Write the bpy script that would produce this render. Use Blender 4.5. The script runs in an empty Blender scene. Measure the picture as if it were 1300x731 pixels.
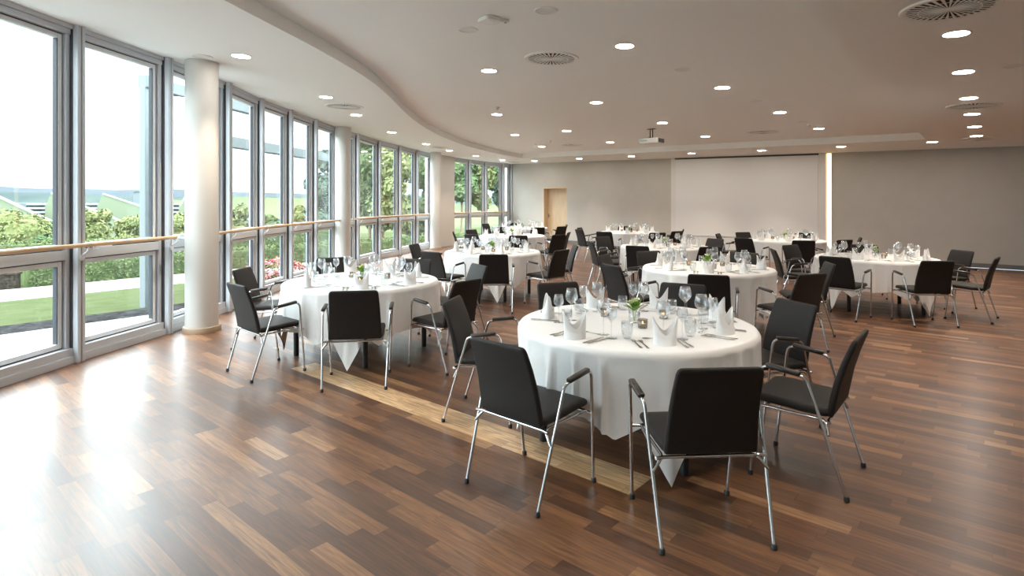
import bpy, bmesh, math, random
from math import sin, cos, pi, radians, sqrt, atan2, floor
from mathutils import Vector, Matrix

random.seed(7)
COL = bpy.context.scene.collection
W, H_, F, HZ, CAM = 1300, 731, 740.0, 255.0, 1.6

# ------------------------------------------------------------------ helpers
def gp(x, y, z=0.0):
    """pixel of a point known to be at height z -> plan position"""
    d = (CAM - z) * F / (y - HZ)
    return ((x - 650) / F * d, d)

def pxz(x, y, D):
    """pixel at known depth -> world point"""
    return ((x - 650) / F * D, D, CAM + (HZ - y) * D / F)

CA, CB, CC = 3.2546, -0.027, -0.006
REC = 0.16
def Hc(X, Y): return CA + CB * X + CC * Y
def cp(x, y, up=0.0):
    """pixel of a point on the ceiling (raised by up)"""
    dx, dz = (x - 650) / F, (HZ - y) / F
    d = (CA + up - CAM) / (dz - CB * dx - CC)
    return (dx * d, d, CAM + dz * d)

class MB:
    def __init__(s): s.v, s.f = [], []
    def add(s, vs, fs):
        b = len(s.v); s.v += [tuple(v) for v in vs]; s.f += [tuple(i + b for i in f) for f in fs]
    def box(s, x0, x1, y0, y1, z0, z1, M=None):
        vs = [(x, y, z) for x in (x0, x1) for y in (y0, y1) for z in (z0, z1)]
        if M: vs = [M(v) for v in vs]
        s.add(vs, [(0, 1, 3, 2), (4, 6, 7, 5), (0, 4, 5, 1), (2, 3, 7, 6), (0, 2, 6, 4), (1, 5, 7, 3)])
    def loft(s, rings, cap=True, close=True):
        n = len(rings[0]); b = len(s.v)
        for r in rings: s.v += [tuple(p) for p in r]
        for i in range(len(rings) - 1):
            for j in range(n if close else n - 1):
                k = (j + 1) % n
                s.f.append((b + i * n + j, b + i * n + k, b + (i + 1) * n + k, b + (i + 1) * n + j))
        if cap:
            s.f.append(tuple(b + j for j in reversed(range(n))))
            s.f.append(tuple(b + (len(rings) - 1) * n + j for j in range(n)))
    def lathe(s, prof, n=24, c=(0, 0, 0), cap=False):
        rings = [[(c[0] + r * cos(2 * pi * j / n), c[1] + r * sin(2 * pi * j / n), c[2] + z) for j in range(n)] for r, z in prof]
        s.loft(rings, cap)
    def tube(s, pts, r, n=8, fillet=0.0, cap=True):
        P = [Vector(p) for p in pts]
        if fillet > 0:
            Q = [P[0]]
            for i in range(1, len(P) - 1):
                a, b, c = P[i - 1], P[i], P[i + 1]
                d1, d2 = (a - b), (c - b)
                k = min(fillet, d1.length * .45, d2.length * .45)
                p1, p2 = b + d1.normalized() * k, b + d2.normalized() * k
                for t in (0, .25, .5, .75, 1):
                    Q.append(p1 * (1 - t) ** 2 + b * 2 * t * (1 - t) + p2 * t * t)
            Q.append(P[-1]); P = Q
        rings = []; up = None
        for i, p in enumerate(P):
            t = (P[min(i + 1, len(P) - 1)] - P[max(i - 1, 0)]).normalized()
            if up is None: up = t.orthogonal().normalized()
            up = (up - t * up.dot(t)).normalized(); w = t.cross(up)
            rings.append([p + (up * cos(2 * pi * j / n) + w * sin(2 * pi * j / n)) * r for j in range(n)])
        s.loft(rings, cap)
    def mesh(s, name, mat, smooth=None, bevel=0):
        me = bpy.data.meshes.new(name)
        me.from_pydata(s.v, [], s.f)
        bm = bmesh.new(); bm.from_mesh(me)
        if bevel:
            bmesh.ops.bevel(bm, geom=list(bm.edges), offset=bevel, segments=2, affect='EDGES', clamp_overlap=True)
        bmesh.ops.recalc_face_normals(bm, faces=bm.faces)
        bm.to_mesh(me); bm.free()
        if smooth is not None:
            me.polygons.foreach_set('use_smooth', [True] * len(me.polygons))
            if smooth < 180: me.set_sharp_from_angle(angle=radians(smooth))
        me.materials.append(mat)
        return me

def link(name, me, parent=None, loc=None, rz=None):
    o = bpy.data.objects.new(name, me); COL.objects.link(o)
    if parent: o.parent = parent
    if loc: o.location = loc
    if rz is not None: o.rotation_euler = (0, 0, rz)
    return o

def tag(o, label=None, cat=None, group=None, kind=None):
    if label: o['label'] = label
    if cat: o['category'] = cat
    if group: o['group'] = group
    if kind: o['kind'] = kind
    return o

def thing(name, label, cat, loc=(0, 0, 0), rz=0, group=None):
    o = bpy.data.objects.new(name, None); COL.objects.link(o)
    o.location = loc; o.rotation_euler = (0, 0, rz); o.empty_display_size = .1
    return tag(o, label, cat, group)

def struct(name, mb, mat, label, cat='structure', smooth=None, bevel=0):
    o = link(name, mb.mesh(name, mat, smooth, bevel))
    return tag(o, label, cat, None, 'structure')

def frame2(p, q):
    """local frame: origin p, u along p->q, w to the left (outward for the facade), z up"""
    ux, uy = q[0] - p[0], q[1] - p[1]; L = sqrt(ux * ux + uy * uy); ux /= L; uy /= L
    wx, wy = -uy, ux
    return (lambda v: (p[0] + ux * v[0] + wx * v[1], p[1] + uy * v[0] + wy * v[1], v[2])), L

# ------------------------------------------------------------------ materials
def mat(name, base=(.8, .8, .8), rough=.5, metal=0., spec=.5, emit=None, estr=0, sheen=0, coat=0, coatr=.1):
    m = bpy.data.materials.new(name); m.use_nodes = True
    b = m.node_tree.nodes['Principled BSDF']
    b.inputs['Base Color'].default_value = (*base, 1)
    b.inputs['Roughness'].default_value = rough
    b.inputs['Metallic'].default_value = metal
    b.inputs['Specular IOR Level'].default_value = spec
    b.inputs['Sheen Weight'].default_value = sheen
    b.inputs['Coat Weight'].default_value = coat
    b.inputs['Coat Roughness'].default_value = coatr
    if emit:
        b.inputs['Emission Color'].default_value = (*emit, 1)
        b.inputs['Emission Strength'].default_value = estr
    return m

def nn(m, t, **kw):
    n = m.node_tree.nodes.new(t)
    for k, v in kw.items(): setattr(n, k, v)
    return n

def noise_col(m, c1, c2, scale=5, detail=4, stretch=(1, 1, 1), bump=0, bscale=None, coords='Object', p0=.35, p1=.65):
    L = m.node_tree.links; b = m.node_tree.nodes['Principled BSDF']
    tc = nn(m, 'ShaderNodeTexCoord'); mp = nn(m, 'ShaderNodeMapping'); mp.inputs['Scale'].default_value = stretch
    L.new(tc.outputs[coords], mp.inputs[0])
    nz = nn(m, 'ShaderNodeTexNoise'); nz.inputs['Scale'].default_value = scale; nz.inputs['Detail'].default_value = detail
    L.new(mp.outputs[0], nz.inputs['Vector'])
    cr = nn(m, 'ShaderNodeValToRGB'); cr.color_ramp.elements[0].color = (*c1, 1); cr.color_ramp.elements[1].color = (*c2, 1)
    cr.color_ramp.elements[0].position = p0; cr.color_ramp.elements[1].position = p1
    L.new(nz.outputs['Fac'], cr.inputs[0]); L.new(cr.outputs[0], b.inputs['Base Color'])
    if bump:
        n2 = nn(m, 'ShaderNodeTexNoise'); n2.inputs['Scale'].default_value = bscale or scale * 4; n2.inputs['Detail'].default_value = 3
        L.new(mp.outputs[0], n2.inputs['Vector'])
        bp = nn(m, 'ShaderNodeBump'); bp.inputs['Strength'].default_value = bump; bp.inputs['Distance'].default_value = .02
        L.new(n2.outputs['Fac'], bp.inputs['Height']); L.new(bp.outputs[0], b.inputs['Normal'])
    return m

def glass_mat(name, tint=(1, 1, 1), refl=1.0, ior=1.45, edge=0.0):
    m = bpy.data.materials.new(name); m.use_nodes = True; nt = m.node_tree; nt.nodes.clear()
    out = nt.nodes.new('ShaderNodeOutputMaterial'); mx = nt.nodes.new('ShaderNodeMixShader')
    tr = nt.nodes.new('ShaderNodeBsdfTransparent'); tr.inputs[0].default_value = (*tint, 1)
    gl = nt.nodes.new('ShaderNodeBsdfGlossy'); gl.inputs['Roughness'].default_value = .02
    gl.inputs[0].default_value = (.95, .97, 1, 1)
    lw = nt.nodes.new('ShaderNodeLayerWeight'); lw.inputs[0].default_value = .5
    fr = nt.nodes.new('ShaderNodeMath'); fr.operation = 'POWER'; fr.inputs[1].default_value = 2.6 if 'crystal' in name else 4.5
    nt.links.new(lw.outputs['Facing'], fr.inputs[0])
    mu = nt.nodes.new('ShaderNodeMath'); mu.operation = 'MULTIPLY_ADD'; mu.inputs[1].default_value = refl; mu.inputs[2].default_value = .025 + edge
    nt.links.new(fr.outputs[0], mu.inputs[0]); nt.links.new(mu.outputs[0], mx.inputs[0])
    nt.links.new(tr.outputs[0], mx.inputs[1]); nt.links.new(gl.outputs[0], mx.inputs[2]); nt.links.new(mx.outputs[0], out.inputs[0])
    return m

M = {}
M['ceil'] = mat('ceiling_plaster', (.88, .89, .88), .9, spec=.2)
M['wall'] = noise_col(mat('wall_plaster', rough=.85, spec=.25), (.52, .50, .46), (.54, .52, .48), 2.5)
M['wallw'] = mat('white_wall', (.78, .77, .74), .8)
M['screen'] = mat('screen_fabric', (.83, .83, .81), .8)
M['column'] = mat('column_paint', (.62, .61, .585), .9, spec=.1)
M['alu'] = mat('anodised_aluminium', (.56, .60, .65), .42, metal=.0)
M['alu2'] = mat('aluminium_light', (.72, .76, .80), .45, metal=.0)
M['gasket'] = mat('dark_gasket', (.035, .04, .05), .6)
M['ring'] = mat('stained_wood_ring', (.34, .25, .17), .5)
M['black'] = mat('black_metal', (.012, .013, .015), .4)
M['chrome'] = mat('chrome', (.60, .61, .63), .12, metal=1)
M['steel'] = mat('cutlery_steel', (.62, .60, .58), .16, metal=1)
M['rubber'] = mat('black_rubber', (.02, .02, .02), .6)
M['pad'] = mat('armrest_leather', (.022, .017, .015), .4)
M['plastic'] = mat('white_plastic', (.78, .78, .77), .45)
M['grey_dark'] = mat('dark_grey_plastic', (.06, .055, .05), .5)
M['slot'] = mat('vent_void', (.015, .014, .013), .9)
M['grille'] = mat('vent_enamel', (.84, .83, .80), .5)
M['rail'] = noise_col(mat('beech_handrail', rough=.4), (.62, .42, .25), (.70, .50, .31), 3, stretch=(1, 1, 8))
M['door'] = noise_col(mat('maple_door', rough=.45), (.62, .48, .32), (.68, .54, .37), 2, stretch=(8, 8, 1))
M['cloth'] = noise_col(mat('white_linen', rough=.85, spec=.2, sheen=.2), (.84, .84, .84), (.87, .87, .87), 3, bump=.25, bscale=9)
M['napkin'] = mat('white_napkin', (.88, .88, .88), .85, spec=.2, sheen=.2)
M['fabric'] = noise_col(mat('black_upholstery', rough=.55, spec=.32, sheen=.03), (.008, .006, .0055), (.014, .011, .010), 160, 2, bump=.25, bscale=400)
M['glass'] = glass_mat('window_glass', (.95, .98, .97), .75)
M['crystal'] = glass_mat('wine_glass_crystal', (.95, .96, .965), 1.0, 1.6, .07)
M['tglass'] = glass_mat('tealight_glass', (.66, .63, .60), 1.0, 1.6, .09)
M['wax'] = mat('white_wax', (.8, .75, .65), .6)
M['flame'] = mat('candle_flame', (1, .6, .2), .5, emit=(1, .55, .18), estr=6)
M['lamp'] = mat('downlight_glow', (1, .95, .9), .5, emit=(1, .93, .84), estr=22)
M['led'] = mat('led_glow', (1, .8, .5), .5, emit=(1, .70, .34), estr=.62)
M['leaf'] = noise_col(mat('green_leaf', rough=.5), (.10, .26, .03), (.25, .45, .06), 40)
M['petal'] = mat('pale_petal', (.85, .85, .55), .6)
M['grass'] = noise_col(mat('lawn_grass', rough=.9, spec=.1), (.040, .050, .023), (.052, .060, .031), 2.0, bump=.3)
M['paving'] = noise_col(mat('pale_paving', rough=.8), (.22, .22, .215), (.27, .27, .265), 1.5)
M['gravel'] = noise_col(mat('grey_gravel', rough=.9), (.010, .010, .011), (.034, .034, .034), 7)
M['stone'] = noise_col(mat('stone_pier', rough=.9), (.022, .018, .014), (.045, .038, .031), 8)
M['fields'] = noise_col(mat('field_grass', rough=.95, spec=.05), (.065, .082, .042), (.085, .10, .055), .03, 6)
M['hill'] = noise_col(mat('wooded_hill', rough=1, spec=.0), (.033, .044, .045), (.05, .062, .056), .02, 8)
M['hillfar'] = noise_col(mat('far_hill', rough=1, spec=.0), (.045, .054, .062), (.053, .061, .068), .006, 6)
M['shed'] = mat('pale_green_cladding', (.135, .16, .11), .7)
M['shedroof'] = mat('grey_roof_louvres', (.12, .14, .15), .6)
M['shedwhite'] = mat('pale_roof_edge', (.25, .26, .26), .6)
M['steelw'] = mat('grey_painted_steel', (.15, .17, .175), .6)
M['pink'] = noise_col(mat('pink_flowers', rough=.8), (.08, .12, .04), (.42, .13, .16), 4, p0=.42, p1=.55)
M['bark'] = mat('bark', (.16, .12, .08), .9)
def leaves_mat(name, a, b, sc=.8):
    return noise_col(mat(name, rough=.7, spec=.2), a, b, sc, 5)
M['hedge'] = leaves_mat('hedge_leaves', (.050, .070, .032), (.085, .105, .048), 3)
M['treeA'] = leaves_mat('tree_leaves_green', (.045, .07, .032), (.13, .17, .085))
M['treeB'] = leaves_mat('tree_leaves_yellow', (.085, .10, .04), (.17, .185, .085))
M['treeC'] = leaves_mat('tree_leaves_blue', (.04, .065, .045), (.10, .13, .09))

for k_ in ('grass', 'paving', 'gravel', 'fields', 'hill', 'hillfar', 'shed', 'shedroof', 'shedwhite', 'pink', 'hedge', 'treeA', 'treeB', 'treeC', 'stone', 'steelw'):
    b_ = M[k_].node_tree.nodes['Principled BSDF']; b_.inputs['Specular IOR Level'].default_value = 0.0; b_.inputs['Roughness'].default_value = 1.0

def floor_material():
    m = bpy.data.materials.new('oak_parquet'); m.use_nodes = True; nt = m.node_tree; L = nt.links
    b = nt.nodes['Principled BSDF']
    tc = nt.nodes.new('ShaderNodeTexCoord')
    def math_(op, a, b_=None, c=None):
        n = nt.nodes.new('ShaderNodeMath'); n.operation = op
        for i, x in enumerate((a, b_, c)):
            if x is None: continue
            if isinstance(x, (int, float)): n.inputs[i].default_value = x
            else: L.new(x, n.inputs[i])
        return n.outputs[0]
    def dot(v):
        n = nt.nodes.new('ShaderNodeVectorMath'); n.operation = 'DOT_PRODUCT'; n.inputs[1].default_value = v
        L.new(tc.outputs['Object'], n.inputs[0]); return n.outputs['Value']
    u, v = dot((.755, -.656, 0)), dot((.656, .755, 0))
    RW, PL = .088, .62
    row = math_('FLOOR', math_('DIVIDE', v, RW))
    def wn(x, y=None, s=0.):
        cx = nt.nodes.new('ShaderNodeCombineXYZ'); L.new(x, cx.inputs[0])
        if y is not None: L.new(y, cx.inputs[1])
        cx.inputs[2].default_value = s
        n = nt.nodes.new('ShaderNodeTexWhiteNoise'); n.noise_dimensions = '3D'; L.new(cx.outputs[0], n.inputs[0]); return n.outputs['Value']
    off = math_('MULTIPLY', wn(row), 7.3)
    lu = math_('ADD', math_('DIVIDE', u, PL), off)
    # uneven plank lengths: warp the coordinate inside each row
    lu = math_('ADD', lu, math_('MULTIPLY', math_('SINE', math_('MULTIPLY', lu, 2.3)), .28))
    colm = math_('FLOOR', lu)
    r = wn(row, colm, 1.7); r2 = wn(row, colm, 5.1)
    cr = nt.nodes.new('ShaderNodeValToRGB'); e = cr.color_ramp
    e.elements[0].position = 0; e.elements[0].color = (.070, .027, .011, 1)
    e.elements[1].position = 1; e.elements[1].color = (.30, .16, .075, 1)
    for p, c in ((.3, (.096, .038, .015, 1)), (.6, (.135, .055, .0215, 1)), (.87, (.175, .076, .030, 1)), (.96, (.24, .115, .047, 1))):
        x = e.elements.new(p); x.color = c
    L.new(r, cr.inputs[0])
    # grain
    cx = nt.nodes.new('ShaderNodeCombineXYZ')
    L.new(math_('ADD', math_('MULTIPLY', u, 2.2), math_('MULTIPLY', r2, 40)), cx.inputs[0])
    L.new(math_('MULTIPLY', v, 34), cx.inputs[1]); L.new(math_('MULTIPLY', r, 11), cx.inputs[2])
    nz = nt.nodes.new('ShaderNodeTexNoise'); nz.inputs['Scale'].default_value = 1.6; nz.inputs['Detail'].default_value = 5; nz.inputs['Distortion'].default_value = 1.2
    L.new(cx.outputs[0], nz.inputs['Vector'])
    g = nt.nodes.new('ShaderNodeMapRange'); g.inputs[1].default_value = .3; g.inputs[2].default_value = .7; g.inputs[3].default_value = .52; g.inputs[4].default_value = 1.40
    L.new(nz.outputs['Fac'], g.inputs[0])
    # pale inlaid strip
    def band(x, a, b2):
        return math_('MULTIPLY', math_('GREATER_THAN', x, a), math_('LESS_THAN', x, b2))
    mask = math_('MULTIPLY', band(u, -5.25, -1.60), band(v, 32.0 * RW, 35 * RW))
    pale = nt.nodes.new('ShaderNodeValToRGB'); pale.color_ramp.elements[0].color = (0.50, .30, .15, 1); pale.color_ramp.elements[1].color = (0.62, .40, .22, 1)
    L.new(r, pale.inputs[0])
    mx = nt.nodes.new('ShaderNodeMix'); mx.data_type = 'RGBA'
    L.new(mask, mx.inputs[0]); L.new(cr.outputs[0], mx.inputs[6]); L.new(pale.outputs[0], mx.inputs[7])
    # seams
    fv = math_('FRACT', math_('DIVIDE', v, RW)); fu = math_('FRACT', lu)
    seam = math_('MAXIMUM', math_('LESS_THAN', fv, .022), math_('LESS_THAN', fu, .004))
    dark = math_('SUBTRACT', 1, math_('MULTIPLY', seam, .45))
    vm = nt.nodes.new('ShaderNodeVectorMath'); vm.operation = 'SCALE'
    L.new(mx.outputs[2], vm.inputs[0]); L.new(math_('MULTIPLY', g.outputs[0], dark), vm.inputs['Scale'])
    L.new(vm.outputs[0], b.inputs['Base Color'])
    rr = nt.nodes.new('ShaderNodeMapRange'); rr.inputs[3].default_value = .42; rr.inputs[4].default_value = .56
    L.new(nz.outputs['Fac'], rr.inputs[0]); L.new(rr.outputs[0], b.inputs['Roughness'])
    b.inputs['Specular IOR Level'].default_value = .6
    b.inputs['Coat Weight'].default_value = .45; b.inputs['Coat Roughness'].default_value = .27
    bp = nt.nodes.new('ShaderNodeBump'); bp.inputs['Strength'].default_value = .12; bp.inputs['Distance'].default_value = .004
    L.new(math_('MULTIPLY', nz.outputs['Fac'], dark), bp.inputs['Height']); L.new(bp.outputs[0], b.inputs['Normal'])
    return m
M['floor'] = floor_material()

# ------------------------------------------------------------------ room plan
FAC = [(-5.05, -3.0), (-4.98, -1.7), (-4.90, -.45), (-4.80, .8), (-4.68, 2.05), (-4.58, 3.3), (-4.47, 4.55)]
for px, d in ((94, 5.80), (209, 7.03), (286, 8.45), (328.5, 9.75), (366, 10.9), (398, 12.1), (426, 13.3), (452, 14.5), (480, 16.0),
              (506, 17.3), (528, 18.6), (548, 19.9), (573, 21.1), (595.5, 22.1), (616, 22.95), (638, 23.6)):
    FAC.append(((px - 650) / F * d, d))
FAC.append((-.05, 23.95))
WA, WB = Vector((2.07, 21.93)), Vector((11.73, 13.35))
wdir = (WB - WA).normalized()
wnrm = Vector((-wdir.y, wdir.x)) * -1
if wnrm.dot(WA) > 0: wnrm = -wnrm          # towards the camera
def wallpt(px, out=0.0):
    k = (px - 650) / F
    # (X - k D) = 0 on the line WA + t wdir
    t = (k * WA.y - WA.x) / (wdir.x - k * wdir.y)
    p = WA + wdir * t + wnrm * out
    return (p.x, p.y)
CL = (-.05, 23.95)                                      # left far corner
CR = tuple(WA + wdir * ((13.3 - WA.x) / wdir.x))        # right far corner
ux, uy = .634, .773
CBk = (CR[0] - ux * 21, CR[1] - uy * 21)                # corner behind the camera

# floor
bm = MB()
outer = FAC + [CR, CBk]
bm.add([(x, y, 0) for x, y in outer], [tuple(range(len(outer)))])
bm.add([(x, y, -.3) for x, y in outer], [tuple(range(len(outer)))])
struct('floor', bm, M['floor'], 'polished brown parquet floor with one pale inlaid strip')

def ring_fill(outer, inner, zf):
    b = bmesh.new()
    es = []
    for loop in (outer, inner):
        if not loop: continue
        vs = [b.verts.new((x, y, zf(x, y))) for x, y in loop]
        es += [b.edges.new((vs[i], vs[(i + 1) % len(vs)])) for i in range(len(vs))]
    bmesh.ops.triangle_fill(b, use_beauty=True, use_dissolve=False, edges=es)
    mb = MB(); b.verts.index_update()
    mb.v = [tuple(v.co) for v in b.verts]; mb.f = [tuple(v.index for v in f.verts) for f in b.faces]
    b.free(); return mb

edge_px = [(283.8, 0), (340, 29), (395, 57.7), (432, 78.5), (464.6, 98), (484, 113), (499, 127), (512, 141), (526, 153), (544, 165), (564.6, 175), (583, 182.3), (603, 188.5), (632, 195.5), (662.7, 200.8)]
inner = [cp(x, y)[:2] for x, y in edge_px]
rc = cp(1175, 177)[:2]
# smooth the curve
def chaikin(P, n=2):
    for _ in range(n):
        Q = [P[0]]
        for a, b in zip(P, P[1:]):
            Q.append((a[0] * .75 + b[0] * .25, a[1] * .75 + b[1] * .25)); Q.append((a[0] * .25 + b[0] * .75, a[1] * .25 + b[1] * .75))
        Q.append(P[-1]); P = Q
    return P
inner = chaikin([(-3.15, .2), (-2.95, 1.6), (-2.68, 3.3)] + inner)
rdir = Vector(rc) - Vector(cp(1010, 0)[:2]); rdir.normalize()
rb = Vector(rc) - rdir * 15.2
inner = inner + [rc, (rb.x, rb.y)]
ext = FAC + [CR, CBk]
def grow(p, k=.0): return p
struct('ceiling', ring_fill(ext, inner, Hc), M['ceil'], 'lower white plaster ceiling band around the raised centre')
bm = MB()
cx = [(-9, -6), (17, -6), (17, 27), (-9, 27)]
# upper ceiling: only over the recess plus a hidden margin
big = [(-3.6, -.6), (rb.x + .5, rb.y - .5), (rc[0] + .5, rc[1] - .1), (inner[-3][0] + .1, inner[-3][1] + .4), (-1.6, 18.6), (-2.5, 15.2), (-2.7, 10)]
struct('ceiling_upper', ring_fill(big, None, lambda x, y: Hc(x, y) + REC), M['ceil'], 'raised centre ceiling with a curved edge')
rext = [(x - .35, y) for x, y in FAC[:-1]] + [(CL[0], CL[1] + .5), (CR[0] + .4, CR[1] + .2), (CBk[0] + .2, CBk[1] - .3)]
bm = MB(); bm.loft([[(x, y, z) for x, y in rext] for z in (3.75, 3.95)])  # unseen slab, added to stop light leaking in over the ceiling
struct('roof', bm, M['wallw'], 'unseen flat roof slab added above the ceiling against light leaks')
# riser of the recess
bm = MB()
n = len(inner)
for i in range(n):
    a, b = inner[i], inner[(i + 1) % n]
    top = REC - .014 if i < n - 3 else REC + .004
    bm.add([(a[0], a[1], Hc(*a)), (b[0], b[1], Hc(*b)), (b[0], b[1], Hc(*b) + top), (a[0], a[1], Hc(*a) + top)], [(0, 1, 2, 3)])
struct('trim_1', bm, M['ceil'], 'curved white step between the lower and raised ceiling')

# walls
def wallquad(name, p, q, z0, z1, th, m, label):
    fr, L = frame2(p, q); b = MB(); b.box(0, L, -th, 0, z0, z1, fr)
    return struct(name, b, m, label)
wl = wallpt(687); wr = wallpt(718)
def toward(p, k): return (p[0] + wnrm.x * k, p[1] + wnrm.y * k)
def wseg(name, x0, x1, z0, z1, back, front, m, label, p0=None, p1=None):
    a = p0 or wallpt(x0); b_ = p1 or wallpt(x1)
    mb = MB()
    def mp(v): return (a[0] + wdir.x * v[0] + wnrm.x * v[1], a[1] + wdir.y * v[0] + wnrm.y * v[1], v[2])
    L = (Vector(b_) - Vector(a)).length
    mb.box(0, L, back, front, z0, z1, mp)
    return struct(name, mb, m, label)
dtop = 2.13
mb = MB()
def wm(a): return lambda v: (a[0] + wdir.x * v[0] + wnrm.x * v[1], a[1] + wdir.y * v[0] + wnrm.y * v[1], v[2])
A0 = CL; L0 = (Vector(wl) - Vector(A0)).length; L1 = (Vector(wr) - Vector(A0)).length; L2 = (Vector(CR) - Vector(A0)).length
fr = wm(A0)
mb.box(-.5, L0, -.5, 0, 0, 3.7, fr); mb.box(L1, L2 + .3, -.5, 0, 0, 3.7, fr); mb.box(L0, L1, -.5, 0, dtop, 3.7, fr)
struct('wall_far', mb, M['wall'], 'grey-beige end wall with a door and a white screen')
mb = MB(); mb.box(L0, L1, -.32, -.26, 0, dtop, fr)
door = struct('door_1', mb, M['door'], 'pale maple door set deep in the end wall', 'door')
mb = MB(); mb.tube([fr((L0 + .09, -.26, 1.03)), fr((L0 + .09, -.21, 1.03)), fr((L0 + .20, -.21, 1.03))], .011)
mb.box(L0 + .07, L0 + .11, -.262, -.25, .93, 1.1, fr)
link('door_handle', mb.mesh('door_handle', M['steel'], 40), door)
mb = MB(); mb.box(L0, L0 + .05, -.27, .0, 0, dtop, fr); mb.box(L1 - .05, L1, -.27, 0, 0, dtop, fr); mb.box(L0, L1, -.27, 0, dtop - .05, dtop, fr)
link('door_frame', mb.mesh('door_frame', M['door'], None), door)
wallquad('wall_right', (CR[0], CR[1]), (CBk[0], CBk[1]), 0, 3.7, -.25, M['wall'], 'long grey-beige side wall out of the picture')
bk0 = FAC[0]
wallquad('wall_back', CBk, (bk0[0] - .1, bk0[1]), 0, 3.7, -.25, M['wall'], 'grey-beige wall behind the camera')
# baseboard on far wall
def lpos(px): return (Vector(wallpt(px)) - Vector(A0)).length
P0, P1 = lpos(852.5), lpos(1048.5)
mb = MB()
for a, b_ in ((0, L0), (L1, P0 - .02), (P1 + .16, L2)):
    mb.box(a, b_, 0, .02, 0, .11, fr)
struct('baseboard_far', mb, mat('grey_baseboard', (.17, .165, .155), .5), 'low grey baseboard along the end wall', 'baseboard')

# screen panel
pan = thing('projection_panel', 'large white projection panel standing off the end wall between warm light strips', 'screen', (*A0, 0))
pan.rotation_euler = (0, 0, 0)
def loc(f): return lambda v: tuple(a - b for a, b in zip(f(v), (*A0, 0)))
lf = loc(fr)
Q0, Q1 = P0, P1
htop = 2.96
def frs(v):
    p = lf((v[0], v[1], 0)); return (p[0], p[1], v[2] if v[2] < 2.5 else Hc(p[0] + A0[0], p[1] + A0[1]) + v[2] - 3)
mb = MB(); mb.box(Q0, Q1, .02, .14, 0.0, 2.995, frs); link('panel_board', mb.mesh('panel_board', M['wallw'], None), pan)
mb = MB(); mb.box(Q0 + .17, Q1 - .19, .142, .152, .52, 2.95, frs); link('screen_cloth', mb.mesh('screen_cloth', M['screen'], None), pan)
mb = MB(); mb.box(Q0 + .15, Q1 - .17, .141, .165, 2.945, 2.99, frs); link('screen_housing', mb.mesh('screen_housing', M['grey_dark'], None), pan)
mb = MB(); mb.box(Q0 + .17, Q1 - .19, .15, .16, .505, .525, frs); link('bottom_bar', mb.mesh('bottom_bar', M['alu2'], None), pan)
def hz(px_l):
    p = fr((px_l, 0, 0)); return Hc(p[0], p[1])
for nm, a, b_, lab in (('light_strip', P1 + .012, P1 + .115, 'tall warm light strip along the brown wall end of the white panel'),
                       ('light_strip', P0 - .035, P0 - .012, 'thin warm light strip along the door end of the white panel')):
    t = thing(nm, lab, 'light', (*A0, 0), 0, 'warm light strips beside the screen')
    def fl(v, a=a):
        p = lf((v[0], v[1], 0)); return (p[0], p[1], v[2])
    z1 = hz(a) - .01
    mb = MB(); mb.box(a, b_, .022, .03, .02, z1, fl); link('diffuser', mb.mesh('diffuser', M['led'], None), t)
    mb = MB(); mb.box(a - .006, b_ + .006, .001, .022, .01, z1, fl); link('channel', mb.mesh('channel', M['alu2'], None), t)

# ------------------------------------------------------------------ facade
GL_Z = 1.06
def bay(i, p, q):
    f, L = frame2(p, q)
    h0, h1 = Hc(*p), Hc(*q)
    def g(v):
        x, y, z = f(v)
        if z > 2.5: z += (h0 + (h1 - h0) * v[0] / L) - 3.0   # 3.0 stands for the ceiling line
        return (x, y, z)
    narrow = L < .75
    a, b_ = .04, L - .04
    fw = .055 if not narrow else .04
    mb = MB()
    # sill and head
    mb.box(a, b_, -.05, .12, .0, .075, g); mb.box(a, b_, -.03, .10, .075, .15, g)
    mb.box(a, b_, -.03, .12, 2.955, 3.05, g); mb.box(a, b_, -.01, .10, 2.90, 2.955, g)
    # fixed outer frame and inner sash frames
    mb.box(a, a + fw, .0, .10, .15, 2.9, g); mb.box(b_ - fw, b_, .0, .10, .15, 2.9, g)
    mb.box(a + fw, b_ - fw, .0, .10, 1.02, 1.115, g)
    o = struct('window_%d' % i, mb, M['alu'], 'grey aluminium window bay of the curved glass front', 'window', None, .003)
    s = MB(); w = fw + .012; sw = .045
    for z0, z1 in ((.15, 1.02), (1.115, 2.9)):
        x0, x1 = a + w, b_ - w
        s.box(x0, x0 + sw, .03, .085, z0 + .012, z1 - .012, g); s.box(x1 - sw, x1, .03, .085, z0 + .012, z1 - .012, g)
        s.box(x0 + sw, x1 - sw, .03, .085, z0 + .012, z0 + .057, g); s.box(x0 + sw, x1 - sw, .03, .085, z1 - .057, z1 - .012, g)
    link('sash', s.mesh('sash', M['alu2'], None, .003), o)
    k = MB()
    for z0, z1 in ((.15, 1.02), (1.115, 2.9)):
        x0, x1 = a + fw, b_ - fw
        k.box(x0, x0 + .012, .04, .08, z0, z1, g); k.box(x1 - .012, x1, .04, .08, z0, z1, g)
        k.box(x0, x1, .04, .08, z0, z0 + .012, g); k.box(x0, x1, .04, .08, z1 - .012, z1, g)
        k.box(a + w + sw, a + w + sw + .008, .036, .08, z0 + .06, z1 - .06, g); k.box(b_ - w - sw - .008, b_ - w - sw, .036, .08, z0 + .06, z1 - .06, g)
    link('gasket', k.mesh('gasket', M['gasket'], None), o)
    for z0, z1 in ((.205, .965), (1.17, 2.845)):
        c = MB(); c.box(a + w + .03, b_ - w - .03, .052, .060, z0 - .01, z1 + .01, g)
        link('pane', c.mesh('pane', M['glass'], None), o)
    return o, f, L
wn = 0
SOLID = 18            # index of the bay filled by a wall pier (between FAC[18] and FAC[19])
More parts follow.
